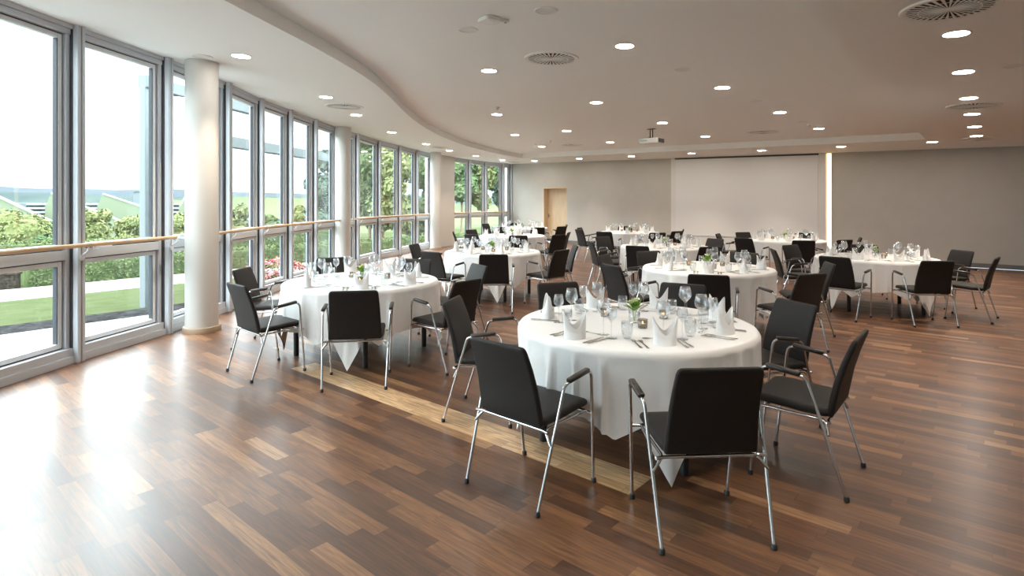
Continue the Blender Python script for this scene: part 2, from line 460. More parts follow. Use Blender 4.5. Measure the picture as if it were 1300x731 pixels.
for i in range(len(FAC) - 1):
    p, q = FAC[i], FAC[i + 1]
    if i == SOLID:
        f, L = frame2(p, q); mb = MB(); mb.box(-.02, L + .02, -.12, .25, 0, 3.3, f)
        struct('wall_pier', mb, M['column'], 'narrow beige wall pier behind the third round column', 'wall'); continue
    wn += 1; o, f, L = bay(wn, p, q)
    if i in (5, 6, 7, 8, 11):
        mb = MB(); zz = 1.13
        mb.tube([f((.25, .02, zz)), f((.25, -.06, zz)), f((.25 + .14, -.06, zz + .0))], .011, 8, .02)
        mb.box(.22, .30, -.002, .02, zz - .03, zz + .03, f)
        link('window_handle', mb.mesh('window_handle', M['alu2'], 40), o)
# mullions
for i, p in enumerate(FAC):
    a = FAC[max(i - 1, 0)]; b_ = FAC[min(i + 1, len(FAC) - 1)]
    d = Vector((b_[0] - a[0], b_[1] - a[1])).normalized()
    f = (lambda v, p=p, d=d: (p[0] + d.x * v[0] - d.y * v[1], p[1] + d.y * v[0] + d.x * v[1], v[2]))
    mb = MB(); h = Hc(*p)
    mb.box(-.045, -.006, -.085, .14, 0, h + .03, f); mb.box(.006, .045, -.085, .14, 0, h + .03, f)
    o = struct('trim_%d' % (i + 2), mb, M['alu'], 'slim grey aluminium post of the glass front', 'window post', None, .004)
    mb = MB(); mb.box(-.012, .012, -.07, .13, 0, h + .02, f); mb.box(-.052, -.045, -.03, .11, 0, h, f); mb.box(.045, .052, -.03, .11, 0, h, f)
    link('gasket', mb.mesh('gasket', M['gasket'], None), o)

# handrails, one per run between columns
def rail_run(idx, label, ext0=0, ext1=0):
    pts = []
    for j in idx:
        a = FAC[max(j - 1, 0)]; b_ = FAC[min(j + 1, len(FAC) - 1)]
        d = Vector((b_[0] - a[0], b_[1] - a[1])).normalized()
        pts.append((FAC[j][0] + d.y * .16, FAC[j][1] - d.x * .16, 1.165, d))
    P = [Vector(p[:3]) for p in pts]
    if ext0: P[0] = P[0] + (P[0] - P[1]).normalized() * ext0
    if ext1: P[-1] = P[-1] + (P[-1] - P[-2]).normalized() * ext1
    t = thing('handrail', label, 'handrail', tuple(P[0][:2]) + (0,), 0, 'wooden handrails along the glass front')
    o0 = Vector((P[0].x, P[0].y, 0))
    mb = MB(); mb.tube([p - o0 for p in P], .022, 10); link('rail', mb.mesh('rail', M['rail'], 60), t)
    for p in pts:
        d = p[3]; c = Vector(p[:3]) - o0; inn = Vector((-d.y, d.x, 0))
        mb = MB(); mb.tube([c + Vector((0, 0, -.015)), c + Vector((0, 0, -.055)), c + inn * .085 + Vector((0, 0, -.12))], .009, 6, .02)
        mb.tube([c + inn * .07 + Vector((0, 0, -.13)), c + inn * .1 + Vector((0, 0, -.13))], .03, 10)
        link('bracket', mb.mesh('bracket', M['alu2'], 50), t)
rail_run([0, 1, 2, 3, 4, 5, 6, 7, 8], 'round beech handrail crossing the first tall window bays up to the near column', 0, -.02)
rail_run([9, 10, 11, 12, 13], 'round beech handrail between the near column and the second column', .75, .3)
rail_run([14, 15, 16, 17, 18], 'round beech handrail between the second and third columns', .45, -.15)
rail_run([19, 20, 21, 22], 'round beech handrail from the third column to the end wall', .0, .15)

# columns
def column(name, x, y, r, label):
    h = Hc(x, y)
    mb = MB(); mb.lathe([(r, .05), (r, h)], 48, (x, y, 0), True)
    o = struct(name, mb, M['column'], label, 'column', 60)
    mb = MB(); mb.lathe([(r + .028, 0), (r + .028, .058), (r + .02, .066), (r - .01, .066)], 48, (x, y, 0), True)
    link('base_ring', mb.mesh('base_ring', M['ring'], 50), o)
column('column_1', -3.83, 7.2, .187, 'thick round beige column with wooden base ring, nearest of the three')
column('column_2', -3.86, 13.3, .18, 'round beige column behind the front window table, second of three')
column('column_3', -2.52, 19.25, .17, 'round beige column farthest from the camera')

# ------------------------------------------------------------------ ceiling fittings
def lat(mb, prof, n=32): mb.lathe(prof, n, (0, 0, 0), False)
mb = MB(); mb.lathe([(.0005, 0), (.098, 0)], 28); lamp_me = mb.mesh('lamp', M['lamp'])
mb = MB(); mb.lathe([(.098, .003), (.098, -.006), (.108, -.008), (.118, -.003), (.118, .0)], 28); ring_me = mb.mesh('trim_ring', M['plastic'], 40)
def tilt(o):
    # follow the slope of the ceiling
    o.rotation_euler = (atan2(CC, 1), -atan2(CB, 1), 0)
lights = [
 ('raised ceiling', REC, [(621, 89.5), (793, 58), (757, 130), (917, 111), (630.8, 145), (653.8, 171), (719.4, 166), (774.8, 180.6), (841, 155.7), (895.4, 173), (687.7, 185.8), (990, 142.5), (1039.4, 163)]),
 ('end wall', 0, [(678.5, 204), (735.4, 201.2), (801.5, 198.2), (877.8, 194.5), (967, 190.8), (1067.7, 185.8), (1183.4, 180)]),
 ('side', 0, [(1214, 42.5), (1223, 91), (1230, 124.3), (1234, 144.6), (1237.2, 160.6), (1239.7, 172.3)]),
 ('window', 0, [(306, 70.8), (413.8, 123), (452, 145.8), (497.3, 167.7), (540.8, 182.7), (570.4, 190.8), (604, 197.7), (637.7, 203)])]
ordn = ['first', 'second', 'third', 'fourth', 'fifth', 'sixth', 'seventh', 'eighth'] + ['last'] * 6
rec_names = {0: 'above the front window table side, nearest the curved step', 1: 'largest of the raised ceiling, by the big round air outlet', 2: 'between the big air outlet and the projector',
  3: 'alone between the projector and the long straight ceiling edge', 4: 'beside the white smoke detector', 5: 'close to the curved step beyond the smoke detector',
  6: 'in mid ceiling short of the small round air outlet', 7: 'farthest out in mid ceiling before the end step', 8: 'just beside the ceiling projector',
  9: 'beyond the projector near the end step', 10: 'near the far tip of the curved step', 11: 'towards the straight edge past the projector', 12: 'near the far right corner of the raised ceiling'}
spot = bpy.data.lights.new('downlight_beam', 'SPOT'); spot.energy = 62; spot.color = (1, .85, .69); spot.spot_size = radians(88); spot.spot_blend = .85; spot.shadow_soft_size = .09
fill_spot = spot.copy(); fill_spot.energy = 24  # weaker beam for the added, unseen downlights
def beam_(t, sp=spot):
    o = bpy.data.objects.new('downlight_beam', sp); COL.objects.link(o); o.parent = t; o.location = (0, 0, -.02)
for zone, up, L in lights:
    for k, (x, y) in enumerate(L):
        p = cp(x, y, up)
        lab = {'raised ceiling': 'lit round downlight ' + rec_names.get(k, ''),
               'end wall': 'lit round downlight, %s from the windows in the row along the end wall' % ordn[k],
               'side': 'lit round downlight, %s from the camera in the row beside the straight ceiling edge' % ordn[k],
               'window': 'lit round downlight, %s from the camera in the curved row along the windows' % ordn[k]}[zone]
        t = thing('downlight', lab, 'ceiling light', (p[0], p[1], p[2] - .001), 0, 'downlights of the %s ceiling' % zone)
        tilt(t)
        link('lamp', lamp_me, t, (0, 0, -.006)); link('trim_ring', ring_me, t, (0, 0, 0))
        beam_(t)

for X, Y, up, lab in ((-.59, 4.45, REC, 'added unseen downlight above the gap between the two front tables'), (.98, 3.05, REC, 'added unseen downlight directly above the nearest table'),  # added downlights out of view, to brighten the nearest table and foreground floor
                      (2.75, 3.73, 0, 'added unseen downlight above the chairs beside the nearest table'), (1.48, 2.18, 0, 'added unseen downlight just above the camera'), (-3.55, 3.5, 0, 'added unseen downlight above the first window bays')):
    t = thing('downlight', lab, 'ceiling light', (X, Y, Hc(X, Y) + up - .001), 0, 'added unseen downlights above the camera'); tilt(t)
    link('lamp', lamp_me, t, (0, 0, -.006)); link('trim_ring', ring_me, t, (0, 0, 0)); beam_(t, fill_spot)
# swirl air outlets
def vent_meshes(R):
    mb = MB(); mb.lathe([(.0005, -.004), (R * .97, -.004)], 48); back = mb.mesh('backing', M['slot'])
    mb = MB(); mb.lathe([(R * .86, -.006), (R * .9, -.014), (R, -.012), (R * 1.02, -.002), (R * 1.02, .002)], 48); rim = mb.mesh('rim', M['grille'], 40)
    mb = MB(); mb.lathe([(.0005, -.018), (R * .10, -.018), (R * .10, -.004)], 24); hub = mb.mesh('hub', M['grille'], 40)
    mb = MB(); N = 32
    for k in range(N):
        a = 2 * pi * k / N; 
        r0, r1 = R * .09, R * .92
        w0, w1 = R * .007, R * .038
        d = (cos(a), sin(a)); s = (-sin(a + .18), cos(a + .18))
        w1 *= 1.0
        vs = []
        for r, w in ((r0, w0), (r1, w1)):
            for sg in (-1, 1):
                for z in (-.014, -.011): vs.append((d[0] * r + s[0] * w * sg, d[1] * r + s[1] * w * sg, z))
        mb.add(vs, [(0, 1, 3, 2), (4, 6, 7, 5), (0, 4, 5, 1), (2, 3, 7, 6), (0, 2, 6, 4), (1, 5, 7, 3)])
    mb.lathe([(R * .60, -.0165), (R * .64, -.0165)], 40)
    vanes = mb.mesh('vane_grille', M['grille'])
    return back, rim, hub, vanes
vm = vent_meshes(.33)
vents = [((700, 74), REC, 1, 'big round slotted air outlet in the raised ceiling, nearest there'),
 ((1205, 10), 0, 1.0, 'large round slotted air outlet cut by the top edge of the picture'),
 ((437, 135), 0, 1, 'round slotted air outlet between two downlights above the window side'),
 ((1236, 134), 0, 1, 'round slotted air outlet amid the straight row of downlights'),
 ((602 / 3.25 * 1 + 540, 183.7), REC, .95, 'small-looking round air outlet before the end step of the raised ceiling'),
 ((968, 167.5), REC, 1, 'round air outlet in the raised ceiling beyond the projector'),
 ((1242, 176.3), 0, 1, 'round air outlet in the far dark corner by the brown wall'),
 ((558, 187), 0, .9, 'thin-looking round air outlet above the third column'),
 ((653, 205.5), 0, .8, 'round air outlet nearest the corner of windows and end wall')]
for (x, y), up, s, lab in vents:
    p = cp(x, y, up)
    t = thing('air_outlet', lab, 'air vent', (p[0], p[1], p[2] - .001), 0, 'round ceiling air outlets'); tilt(t); t.scale = (s, s, 1)
    for nm, me in zip(('backing', 'rim', 'hub', 'vane_grille'), vm): link(nm, me, t)
# round speakers
mb = MB(); mb.lathe([(.0005, -.003), (.085, -.003)], 32); spk_g = mb.mesh('speaker_grille', mat('speaker_mesh', (.76, .76, .75), .8))
mb = MB(); mb.lathe([(.085, -.002), (.087, -.008), (.102, -.008), (.108, 0)], 32); spk_r = mb.mesh('rim', M['plastic'], 40)
for (x, y), up, s, lab in [((594, 37.5), REC, 1, 'round white ceiling speaker below the wireless access point'), ((693, 13), REC, 1.05, 'round white ceiling speaker beside the access point'),
     ((866, 88), REC, 1, 'round ceiling speaker between two downlights of the raised ceiling'), ((257, 71.5), 0, 1.1, 'round ceiling speaker just above the near column'),
     ((1291, 83), 0, 1.2, 'round ceiling speaker at the edge of the picture by the straight downlight row'), ((960, 128), REC, .9, 'faint round ceiling speaker beyond the projector'), ((1018, 154), REC, .8, 'faint round ceiling speaker next to the far detector')]:
    p = cp(x, y, up)
    t = thing('ceiling_speaker', lab, 'ceiling speaker', (p[0], p[1], p[2] - .001), 0, 'round ceiling speakers'); tilt(t); t.scale = (s, s, 1)
    link('speaker_grille', spk_g, t); link('rim', spk_r, t)
# smoke detectors
mb = MB(); mb.lathe([(.055, 0), (.055, -.018), (.048, -.022), (.0005, -.022)], 24); sd_b = mb.mesh('base', M['plastic'], 40)
mb = MB(); mb.lathe([(.03, -.02), (.034, -.045), (.028, -.056), (.0005, -.058)], 20); sd_h = mb.mesh('sensor_head', M['plastic'], 40)
for (x, y), lab, dk in [((630.5, 136), 'white round smoke detector just beside a downlight', 0), ((698, 178.5), 'small dark round detector near the far raised ceiling lights', 1), ((680, 183), 'tiny ceiling detector beside the far downlight', 0), ((1027, 157.5), 'small dark ceiling detector beyond the projector', 1)]:
    p = cp(x, y, REC)
    t = thing('smoke_detector', lab, 'smoke detector', p, 0, 'small ceiling detectors'); tilt(t)
    link('base', sd_b, t); link('sensor_head', sd_h, t)
# access point
p = cp(622, 23, REC)
t = thing('access_point', 'white wireless access point box fixed under the raised ceiling', 'access point', p, radians(35)); 
mb = MB()
rings = []
for z, k in ((-.002, .9), (-.012, 1), (-.03, 1), (-.04, .93)):
    rings.append([(.10 * k * (abs(cos(a)) ** .45) * (1 if cos(a) > 0 else -1), .10 * k * (abs(sin(a)) ** .45) * (1 if sin(a) > 0 else -1), z) for a in [2 * pi * j / 32 for j in range(32)]])
mb.loft(rings); link('housing', mb.mesh('housing', M['plastic'], 40), t)
mb = MB(); mb.box(.09, .17, -.09, -.035, -.035, -.006); link('side_unit', mb.mesh('side_unit', M['plastic'], None, .006), t)
mb = MB(); mb.lathe([(.012, -.036), (.009, -.039), (.0005, -.039)], 14, (.14, -.062, 0)); link('lens', mb.mesh('lens', M['grey_dark'], 40), t)
mb = MB(); mb.box(-.035, .035, -.055, -.045, -.0405, -.04); link('badge', mb.mesh('badge', mat('badge_grey', (.5, .52, .55), .5)), t)
# projector
p = cp(827, 163.5, REC)
t = thing('projector', 'white video projector hanging from the raised ceiling on a dark bracket', 'projector', p, radians(-41))
mb = MB(); mb.box(-.24, .24, -.17, .17, -.34, -.22); pj = link('housing', mb.mesh('housing', M['plastic'], None, .02), t)
mb = MB(); mb.box(.241, .246, -.14, .14, -.325, -.235); link('vent_grille', mb.mesh('vent_grille', M['grey_dark'], None), pj)
mb = MB(); mb.lathe([(.05, 0), (.055, .035), (.04, .04), (.0005, .03)], 20)
lens = link('lens', mb.mesh('lens', M['grey_dark'], 40), pj, (-.10, .17, -.28)); lens.rotation_euler = (-pi / 2, 0, 0)
mb = MB(); mb.box(-.2, -.02, -.1715, -.1705, -.29, -.265); link('logo', mb.mesh('logo', mat('logo_green', (.35, .55, .5), .5)), pj)
mb = MB(); mb.tube([(-.03, 0, 0), (-.03, 0, -.21)], .012); mb.tube([(.03, 0, 0), (.03, 0, -.21)], .012)
mb.box(-.09, .09, -.05, .05, -.012, 0); mb.box(-.13, .13, -.02, .02, -.22, -.2); mb.box(-.02, .02, -.12, .12, -.22, -.2)
link('mount_bracket', mb.mesh('mount_bracket', M['black'], 40), t)
# ------------------------------------------------------------------ chair
def rrect(w, t, r, n=4):
    pts = []
    for cx_, cy_, a0 in ((w / 2 - r, t / 2 - r, 0), (-w / 2 + r, t / 2 - r, pi / 2), (-w / 2 + r, -t / 2 + r, pi), (w / 2 - r, -t / 2 + r, 3 * pi / 2)):
        for k in range(n + 1):
            a = a0 + pi / 2 * k / n; pts.append((cx_ + r * cos(a), cy_ + r * sin(a)))
    return pts
def slab_loft(path, widths, ths):
    """path: (y, z, angle of the thickness direction)"""
    rings = []
    for (y, z, a), w, t in zip(path, widths, ths):
        ny, nz = cos(a), sin(a)
        rings.append([(px_, y + py_ * ny, z + py_ * nz) for px_, py_ in rrect(w, t, min(t * .45, w * .45))])
    mb = MB(); mb.loft(rings); return mb
# backrest
yb, zb, yt, zt = -.185, .415, -.305, .848
path, ws, ts = [], [], []
for k, (t_, dw, tt) in enumerate([(0, -.03, .012), (.012, -.008, .026), (.035, 0, .034), (.2, 0, .038), (.45, 0, .036), (.7, 0, .033), (.93, -.002, .029), (.97, -.010, .026), (.99, -.026, .02), (1, -.045, .010)]):
    bow = -.012 * sin(pi * t_)
    path.append((yb + (yt - yb) * t_ + bow * 0 - .018 * sin(pi * t_) * -1, zb + (zt - zb) * t_, atan2(.27, 1)))
    ws.append(.452 - .045 * t_ + dw); ts.append(tt)
back_me = slab_loft(path, ws, ts).mesh('backrest', M['fabric'], 60)
path, ws, ts = [], [], []
for y, z, dw, tt in [(-.19, .437, -.03, .015), (-.18, .437, -.008, .04), (-.15, .436, 0, .048), (-.05, .438, .005, .05), (.08, .448, .008, .05), (.16, .452, .006, .048), (.205, .449, -.004, .042), (.225, .443, -.02, .030), (.235, .438, -.05, .014)]:
    path.append((y, z, pi / 2)); ws.append(.455 + dw); ts.append(tt)
seat_me = slab_loft(path, ws, ts).mesh('seat', M['fabric'], 60)
def side_me(s):
    mb = MB()
    mb.tube([(s * .262, -.275, .012), (s * .288, -.085, .628), (s * .292, -.02, .640), (s * .292, .155, .662), (s * .262, .222, .012)], .0092, 10, .05)
    return mb.mesh('side_frame', M['chrome'], 60)
def pad_me(s):
    mb = MB()
    P = [Vector((s * .291, -.055, .640)), Vector((s * .292, .125, .663))]
    ang = atan2(P[1].z - P[0].z, P[1].y - P[0].y)
    rings = []
    for k, sc in ((0, .7), (.04, 1), (.5, 1.05), (.96, 1), (1, .7)):
        c = P[0].lerp(P[1], k)
        rings.append([(c.x + a * sc, c.y - b_ * sc * sin(ang), c.z + .004 + b_ * sc * cos(ang)) for a, b_ in rrect(.036, .026, .011)])
    mb.loft(rings); return mb.mesh('armrest', M['pad'], 60)
def caps_me(s, fr_):
    mb = MB(); x, y = (s * .262, .222) if fr_ else (s * .262, -.275)
    mb.lathe([(.012, 0.001), (.0145, .003), (.0145, .022), (.011, .028)], 12, (x, y, 0), True); return mb.mesh('foot_cap', M['rubber'], 50)
mb = MB()
for s in (-1, 1):
    mb.tube([(s * .277, -.190, .335 + .0), (s * .225, -.17, .398), (s * .225, .19, .408), (s * .270, .205, .40)], .008, 8, .03)
mb.tube([(-.265, -.195, .40), (-.225, -.18, .398), (.225, -.18, .398), (.265, -.195, .40)], .009, 8, .02)
mb.tube([(-.268, .195, .405), (.268, .195, .405)], .009, 8)
frame_me = mb.mesh('seat_frame', M['chrome'], 60)
mb = MB(); mb.box(-.10, .10, -.24, -.17, .385, .40)
SIDE = {s: side_me(s) for s in (-1, 1)}; PAD = {s: pad_me(s) for s in (-1, 1)}; CAPS = {(s, f_): caps_me(s, f_) for s in (-1, 1) for f_ in (0, 1)}
def chair(x, y, hx, hy, label, caps=True):
    t = thing('armchair', label, 'chair', (x, y, 0), atan2(-hx, hy), 'black armchairs around the dining tables')
    link('seat', seat_me, t); link('backrest', back_me, t); link('seat_frame', frame_me, t)
    for s in (-1, 1):
        sf = link('side_frame', SIDE[s], t)
        link('armrest', PAD[s], t)
        if caps:
            for f_ in (0, 1): link('foot_cap', CAPS[(s, f_)], sf)
    return t

# ------------------------------------------------------------------ tables
R = .8
TABLES = {  # centre, cloth corner angle, name, setting level
 1: ((.85, 4.05), 272, 'nearest table'), 2: ((-1.60, 6.22), 275, 'front window table'), 3: ((-.33, 9.85), 277, 'second window table'),
 4: ((.0, 14.4), 280, 'third window table'), 5: ((.33, 18.6), 270, 'farthest window table'), 6: ((2.49, 7.42), 285, 'front middle-row table'),
 7: ((2.86, 10.95), 275, 'second middle-row table'), 8: ((3.2, 15.9), 280, 'farthest middle-row table'), 9: ((5.95, 12.7), 282, 'table before the white screen'),
 10: ((5.45, 8.75), 287, 'table by the brown wall')}
def smooth01(t): t = max(0, min(1, t)); return t * t * (3 - 2 * t)
def cloth_mesh(seed):
    rnd = random.Random(seed); N = 288; ph = [rnd.uniform(0, 2 * pi) for _ in range(6)]
    amp = [.5 + .5 * rnd.random() for _ in range(6)]
    def fold(a):
        w = a + .10 * sin(5 * a + ph[4]) + .06 * sin(3 * a + ph[5])
        rg = lambda x: 1 - 2 * abs(sin(x)) ** .8
        return (.40 * amp[0] * rg(6.5 * w + ph[0]) + .42 * amp[1] * rg(10.5 * w + ph[1]) + .22 * amp[2] * sin(17 * w + ph[2]) + .12 * amp[3] * sin(27 * a + ph[3]))
    def tri(a, c, w):
        d = abs((a - c + pi) % (2 * pi) - pi); return max(0, 1 - d / w)
    def hang(a):
        h = .415 + .012 * sin(9 * a + ph[4])
        for k in range(4):
            c = k * pi / 2
            h = max(h, .40 + .335 * tri(a, c, .20) ** .85 if tri(a, c, .20) > 0 else 0)
            h = max(h, .41 + .115 * tri(a, c + .36, .22), .41 + .10 * tri(a, c - .38, .22))
        return h
    rings = []
    for r in (.02, .2, .4, .6, .72, .78): rings.append([(r * cos(2 * pi * j / N), r * sin(2 * pi * j / N), .7535) for j in range(N)])
    K = 16
    for k in range(1, K + 1):
        s = (k / K) ** 1.7; ring = []
        for j in range(N):
            a = 2 * pi * j / N; h = hang(a)
            d = h * s
            corner = max(tri(a, c * pi / 2, .30) for c in range(4))
            out = .018 * smooth01(d / .03) + d * .05 + (fold(a) - .22) * .13 * smooth01(d / .34) * (1 - .45 * corner)
            out = max(out, .012 * smooth01(d / .03))
            r = .792 + out
            z = .7535 - max(0, d - .004)
            ring.append((r * cos(a), r * sin(a), max(.012, z)))
        rings.append(ring)
    mb = MB(); mb.loft(rings, False)
    mb.add([(0, 0, .7535)], []); c = len(mb.v) - 1
    for j in range(N): mb.f.append((c, j, (j + 1) % N))
    return mb.mesh('tablecloth', M['cloth'], 180)
CLOTHS = [cloth_mesh(s) for s in (3, 11, 29)]
mb = MB(); mb.lathe([(.0005, .722), (.785, .722), (.792, .730), (.792, .744), (.785, .750), (.0005, .750)], 64); top_me = mb.mesh('tabletop', mat('tabletop_laminate', (.5, .48, .45), .5), 40)
mb = MB(); mb.lathe([(.022, .0), (.027, .004), (.027, .722)], 16, (0, 0, 0), True); leg_me = mb.mesh('leg', M['black'], 50)
mb = MB(); mb.box(-.55, .55, -.02, .02, .68, .722); mb.box(-.02, .02, -.55, .55, .68, .722); under_me = mb.mesh('underframe', M['black'])
def place_table(k):
    (x, y), ang, nm = TABLES[k]
    t = thing('round_table', 'round banquet table hidden under its white cloth, the %s' % nm, 'table', (x, y, 0), radians(ang + 12), 'round banquet tables')
    link('tabletop', top_me, t); link('underframe', under_me, t)
    for j in range(4): link('leg', leg_me, t, (.66 * cos(j * pi / 2), .66 * sin(j * pi / 2), 0))
    c = link('tablecloth', CLOTHS[k % 3], None, (x, y, 0), radians(ang))
    tag(c, 'white cloth with hanging corners draped over the %s' % nm, 'tablecloth', 'white tablecloths')
for k in TABLES: place_table(k)

# chairs: (table, plan x, plan y, heading) or from the pixel of the backrest's top centre
SIDES = ['right', 'far right', 'far', 'far left', 'left', 'near left', 'near', 'near right']
chairs = {k: [] for k in TABLES}
def ch_world(k, x, y, hx, hy): chairs[k].append((x, y, hx, hy))
def ch_px(k, px, py, rot=0):
    D = (CAM - .846) * F / (py - HZ); X = (px - 650) / F * D
    cx_, cy_ = TABLES[k][0]; h = Vector((cx_ - X, cy_ - D)).normalized()
    a = radians(rot); h = Vector((h.x * cos(a) - h.y * sin(a), h.x * sin(a) + h.y * cos(a)))
    chairs[k].append((X + h.x * .305, D + h.y * .305, h.x, h.y))
ch_world(1, .1215, 3.331, .333, .364); ch_world(1, .922, 2.93, -.034, .503); ch_world(1, 1.733, 3.475, -.383, .315)
ch_world(1, 1.84, 4.28, -.96, -.28); ch_px(1, 867.3, 360); ch_px(1, 707.5, 358.5); ch_world(1, -.17, 4.41, .95, -.22)
ch_world(2, -2.285, 5.51, .34, .37); ch_world(2, -2.72, 6.5, 1, -.03); ch_world(2, -1.37, 5.18, -.075, .517); ch_world(2, -.66, 5.707, -.807, .59)
ch_px(2, 609, 335.8); ch_px(2, 529.5, 328.8); ch_px(2, 421.5, 327)
for a in [(545.7, 319.4), (532, 310), (626.7, 323), (708.3, 317), (714, 311.2)]: ch_px(3, *a)
for a in [(575, 294), (602, 291.6), (598, 297.5), (658, 299), (704.7, 294.5), (710, 298)]: ch_px(4, *a)
for a in [(622, 284), (632.5, 288), (700.8, 285), (713.7, 287.4), (683, 288.7), (655, 282.6)]: ch_px(5, *a)
for a in [(899.5, 349), (775, 336.3), (774, 323.7), (845, 322), (943, 321), (1028.3, 333), (1032.2, 347.8)]: ch_px(6, *a)
for a in [(756.3, 306.6), (764.5, 300.3), (811, 311.8), (900, 313), (897.7, 303.3)]: ch_px(7, *a)
for a in [(734.5, 291.4), (744.4, 289), (766.6, 294.2), (835, 295.4), (841, 290.6), (860, 293.5), (794, 287.6)]: ch_px(8, *a)
for a in [(916, 296.6), (943.3, 302.2), (947, 295), (1016, 296.2), (1020.5, 305.3), (1064, 300.5), (1073, 304.5)]: ch_px(9, *a)
for a in [(1059, 326), (1191, 331.2), (1201, 318), (1244.5, 326), (1008, 311.2), (990, 316.5), (1098, 311)]: ch_px(10, *a)

def side_names(angs):
    """angs (radians, plan) -> distinct side words, keeping the order round the table"""
    n = len(angs); order = sorted(range(n), key=lambda i: angs[i] % (2 * pi)); best = None
    import itertools
    for comb in itertools.combinations(range(8), n):
        for sh in range(n):
            c = [comb[(i + sh) % n] for i in range(n)]
            e = sum(abs((angs[order[i]] - c[i] * pi / 4 + pi) % (2 * pi) - pi) ** 2 for i in range(n))
            if best is None or e < best[0]: best = (e, c)
    out = [None] * n
    for i in range(n): out[order[i]] = SIDES[best[1][i]]
    return out
SETS = {}
for k, L in chairs.items():
    for i_, (x, y, hx, hy) in enumerate(L):
        (tx, ty) = TABLES[k][0]; v = Vector((x - tx, y - ty))
        mn = 1.0 if k in (1, 2) else 1.12
        if v.length < mn: v = v.normalized() * mn; L[i_] = (tx + v.x, ty + v.y, hx, hy)
    (cx_, cy_), _, nm = TABLES[k]
    angs = [atan2(y - cy_, x - cx_) for x, y, _, _ in L]
    nms = side_names(angs)
    for (x, y, hx, hy), s in zip(L, nms):
        chair(x, y, hx, hy, 'black chair with chrome arms, %s side of the %s' % (s, nm), k in (1, 2, 3, 6, 10))
    # place settings: aligned with chairs where they are evenly placed, else even
    if k in (1, 2, 6, 10): SETS[k] = list(zip(angs, nms))
    else:
        a0 = angs[0]; ev = [a0 + 2 * pi * j / 7 for j in range(7)]
        SETS[k] = list(zip(ev, side_names([(a + pi) % (2 * pi) - pi for a in ev])))

# ------------------------------------------------------------------ tableware
def napkin_mesh(seed):
    rnd = random.Random(seed); N = 40; rings = []
    for k in range(9):
        s = k / 8; ring = []
        for j in range(N):
            a = 2 * pi * j / N
            hh = .068 + .098 * abs(cos(a)) ** 1.7 + .01 * sin(a)
            rx, ry = .066 - .004 * s + .008 * s * abs(cos(a)), .046 - .012 * s
            sk = .01 * s * s * seed
            # sharper lens-shaped plan towards the peaks
            ring.append((rx * cos(a) * (1 + .06 * s), ry * sin(a) * (1 - .25 * s * abs(cos(a))) + sk * .3, hh * s))
        rings.append(ring)
    mb = MB(); mb.loft(rings, False)
    # folded inner pocket and overlapping hem
    inner_ = [[(x * .93, y * .90, z * k) for (x, y, z) in rings[-1]] for k in (.98, .45)]
    mb.loft(inner_, False); mb.loft([rings[-1], inner_[0]], False)
    band = []
    for s, z in ((0, 0), (.5, .03), (1, .055)):
        band.append([(.0695 * cos(a), .0495 * sin(a), z * (1 - .35 * cos(a + 1))) for a in [2 * pi * j / N for j in range(N)]])
    mb.loft(band, False)
    return mb.mesh('napkin', M['napkin'], 50)
NAPS = [napkin_mesh(s) for s in (0, 1, 2)]
def wine(h, rb, hb, rt, rf):
    """height, widest bowl radius, bowl height, rim radius, foot radius"""
    zs = h - hb
    mb = MB(); prof = [(.004, zs)]
    for t_ in (.08, .18, .32, .48, .65, .82, 1):
        w = sin(min(1, t_ / .48) * pi / 2) if t_ < .48 else 1
        r = rb * w if t_ <= .48 else rb + (rt - rb) * ((t_ - .48) / .52) ** 1.4
        prof.append((r, zs + hb * t_))
    prof += [(rt - .0015, h), (rb - .003, zs + hb * .5), (.003, zs + .006)]
    mb.lathe(prof, 20); bowl = mb
    m2 = MB(); m2.lathe([(.0045, .006), (.0032, .02), (.0032, zs - .01), (.006, zs + .002)], 8)
    m3 = MB(); m3.lathe([(.0005, .001), (rf, .001), (rf, .003), (.008, .006), (.0045, .009)], 20)
    return bowl, m2, m3
def glass_kinds():
    out = {}
    for nm, a in (('red_wine_glass', (.225, .045, .115, .033, .040)), ('white_wine_glass', (.195, .036, .095, .027, .036))):
        b_, s_, f_ = wine(*a)
        parts = {'bowl': b_.mesh('bowl', M['crystal'], 180), 'stem': s_.mesh('stem', M['crystal'], 180), 'foot': f_.mesh('foot', M['crystal'], 180)}
        allm = MB()
        for q in (b_, s_, f_): allm.add(q.v, q.f)
        out[nm] = (parts, allm.mesh(nm, M['crystal'], 180))
    mb = MB(); mb.lathe([(.0005, .003), (.024, .002), (.034, .03), (.037, .06), (.034, .105), (.0325, .105), (.035, .06), (.031, .03), (.0005, .010)], 20)
    out['water_tumbler'] = ({}, mb.mesh('water_tumbler', M['crystal'], 180))
    return out
GK = glass_kinds()
def knife():
    mb = MB(); prof = [(-.105, .0065), (-.10, .0085), (-.04, .0075), (.0, .0055), (.01, .0085), (.06, .0095), (.095, .007), (.108, .001)]
    mb.loft([[(-w, y, .0), (w, y, .0), (w, y, .0028 + (.002 if y < 0 else 0)), (-w, y, .0028 + (.002 if y < 0 else 0))] for y, w in prof]); return mb.mesh('table_knife', M['steel'], 40)
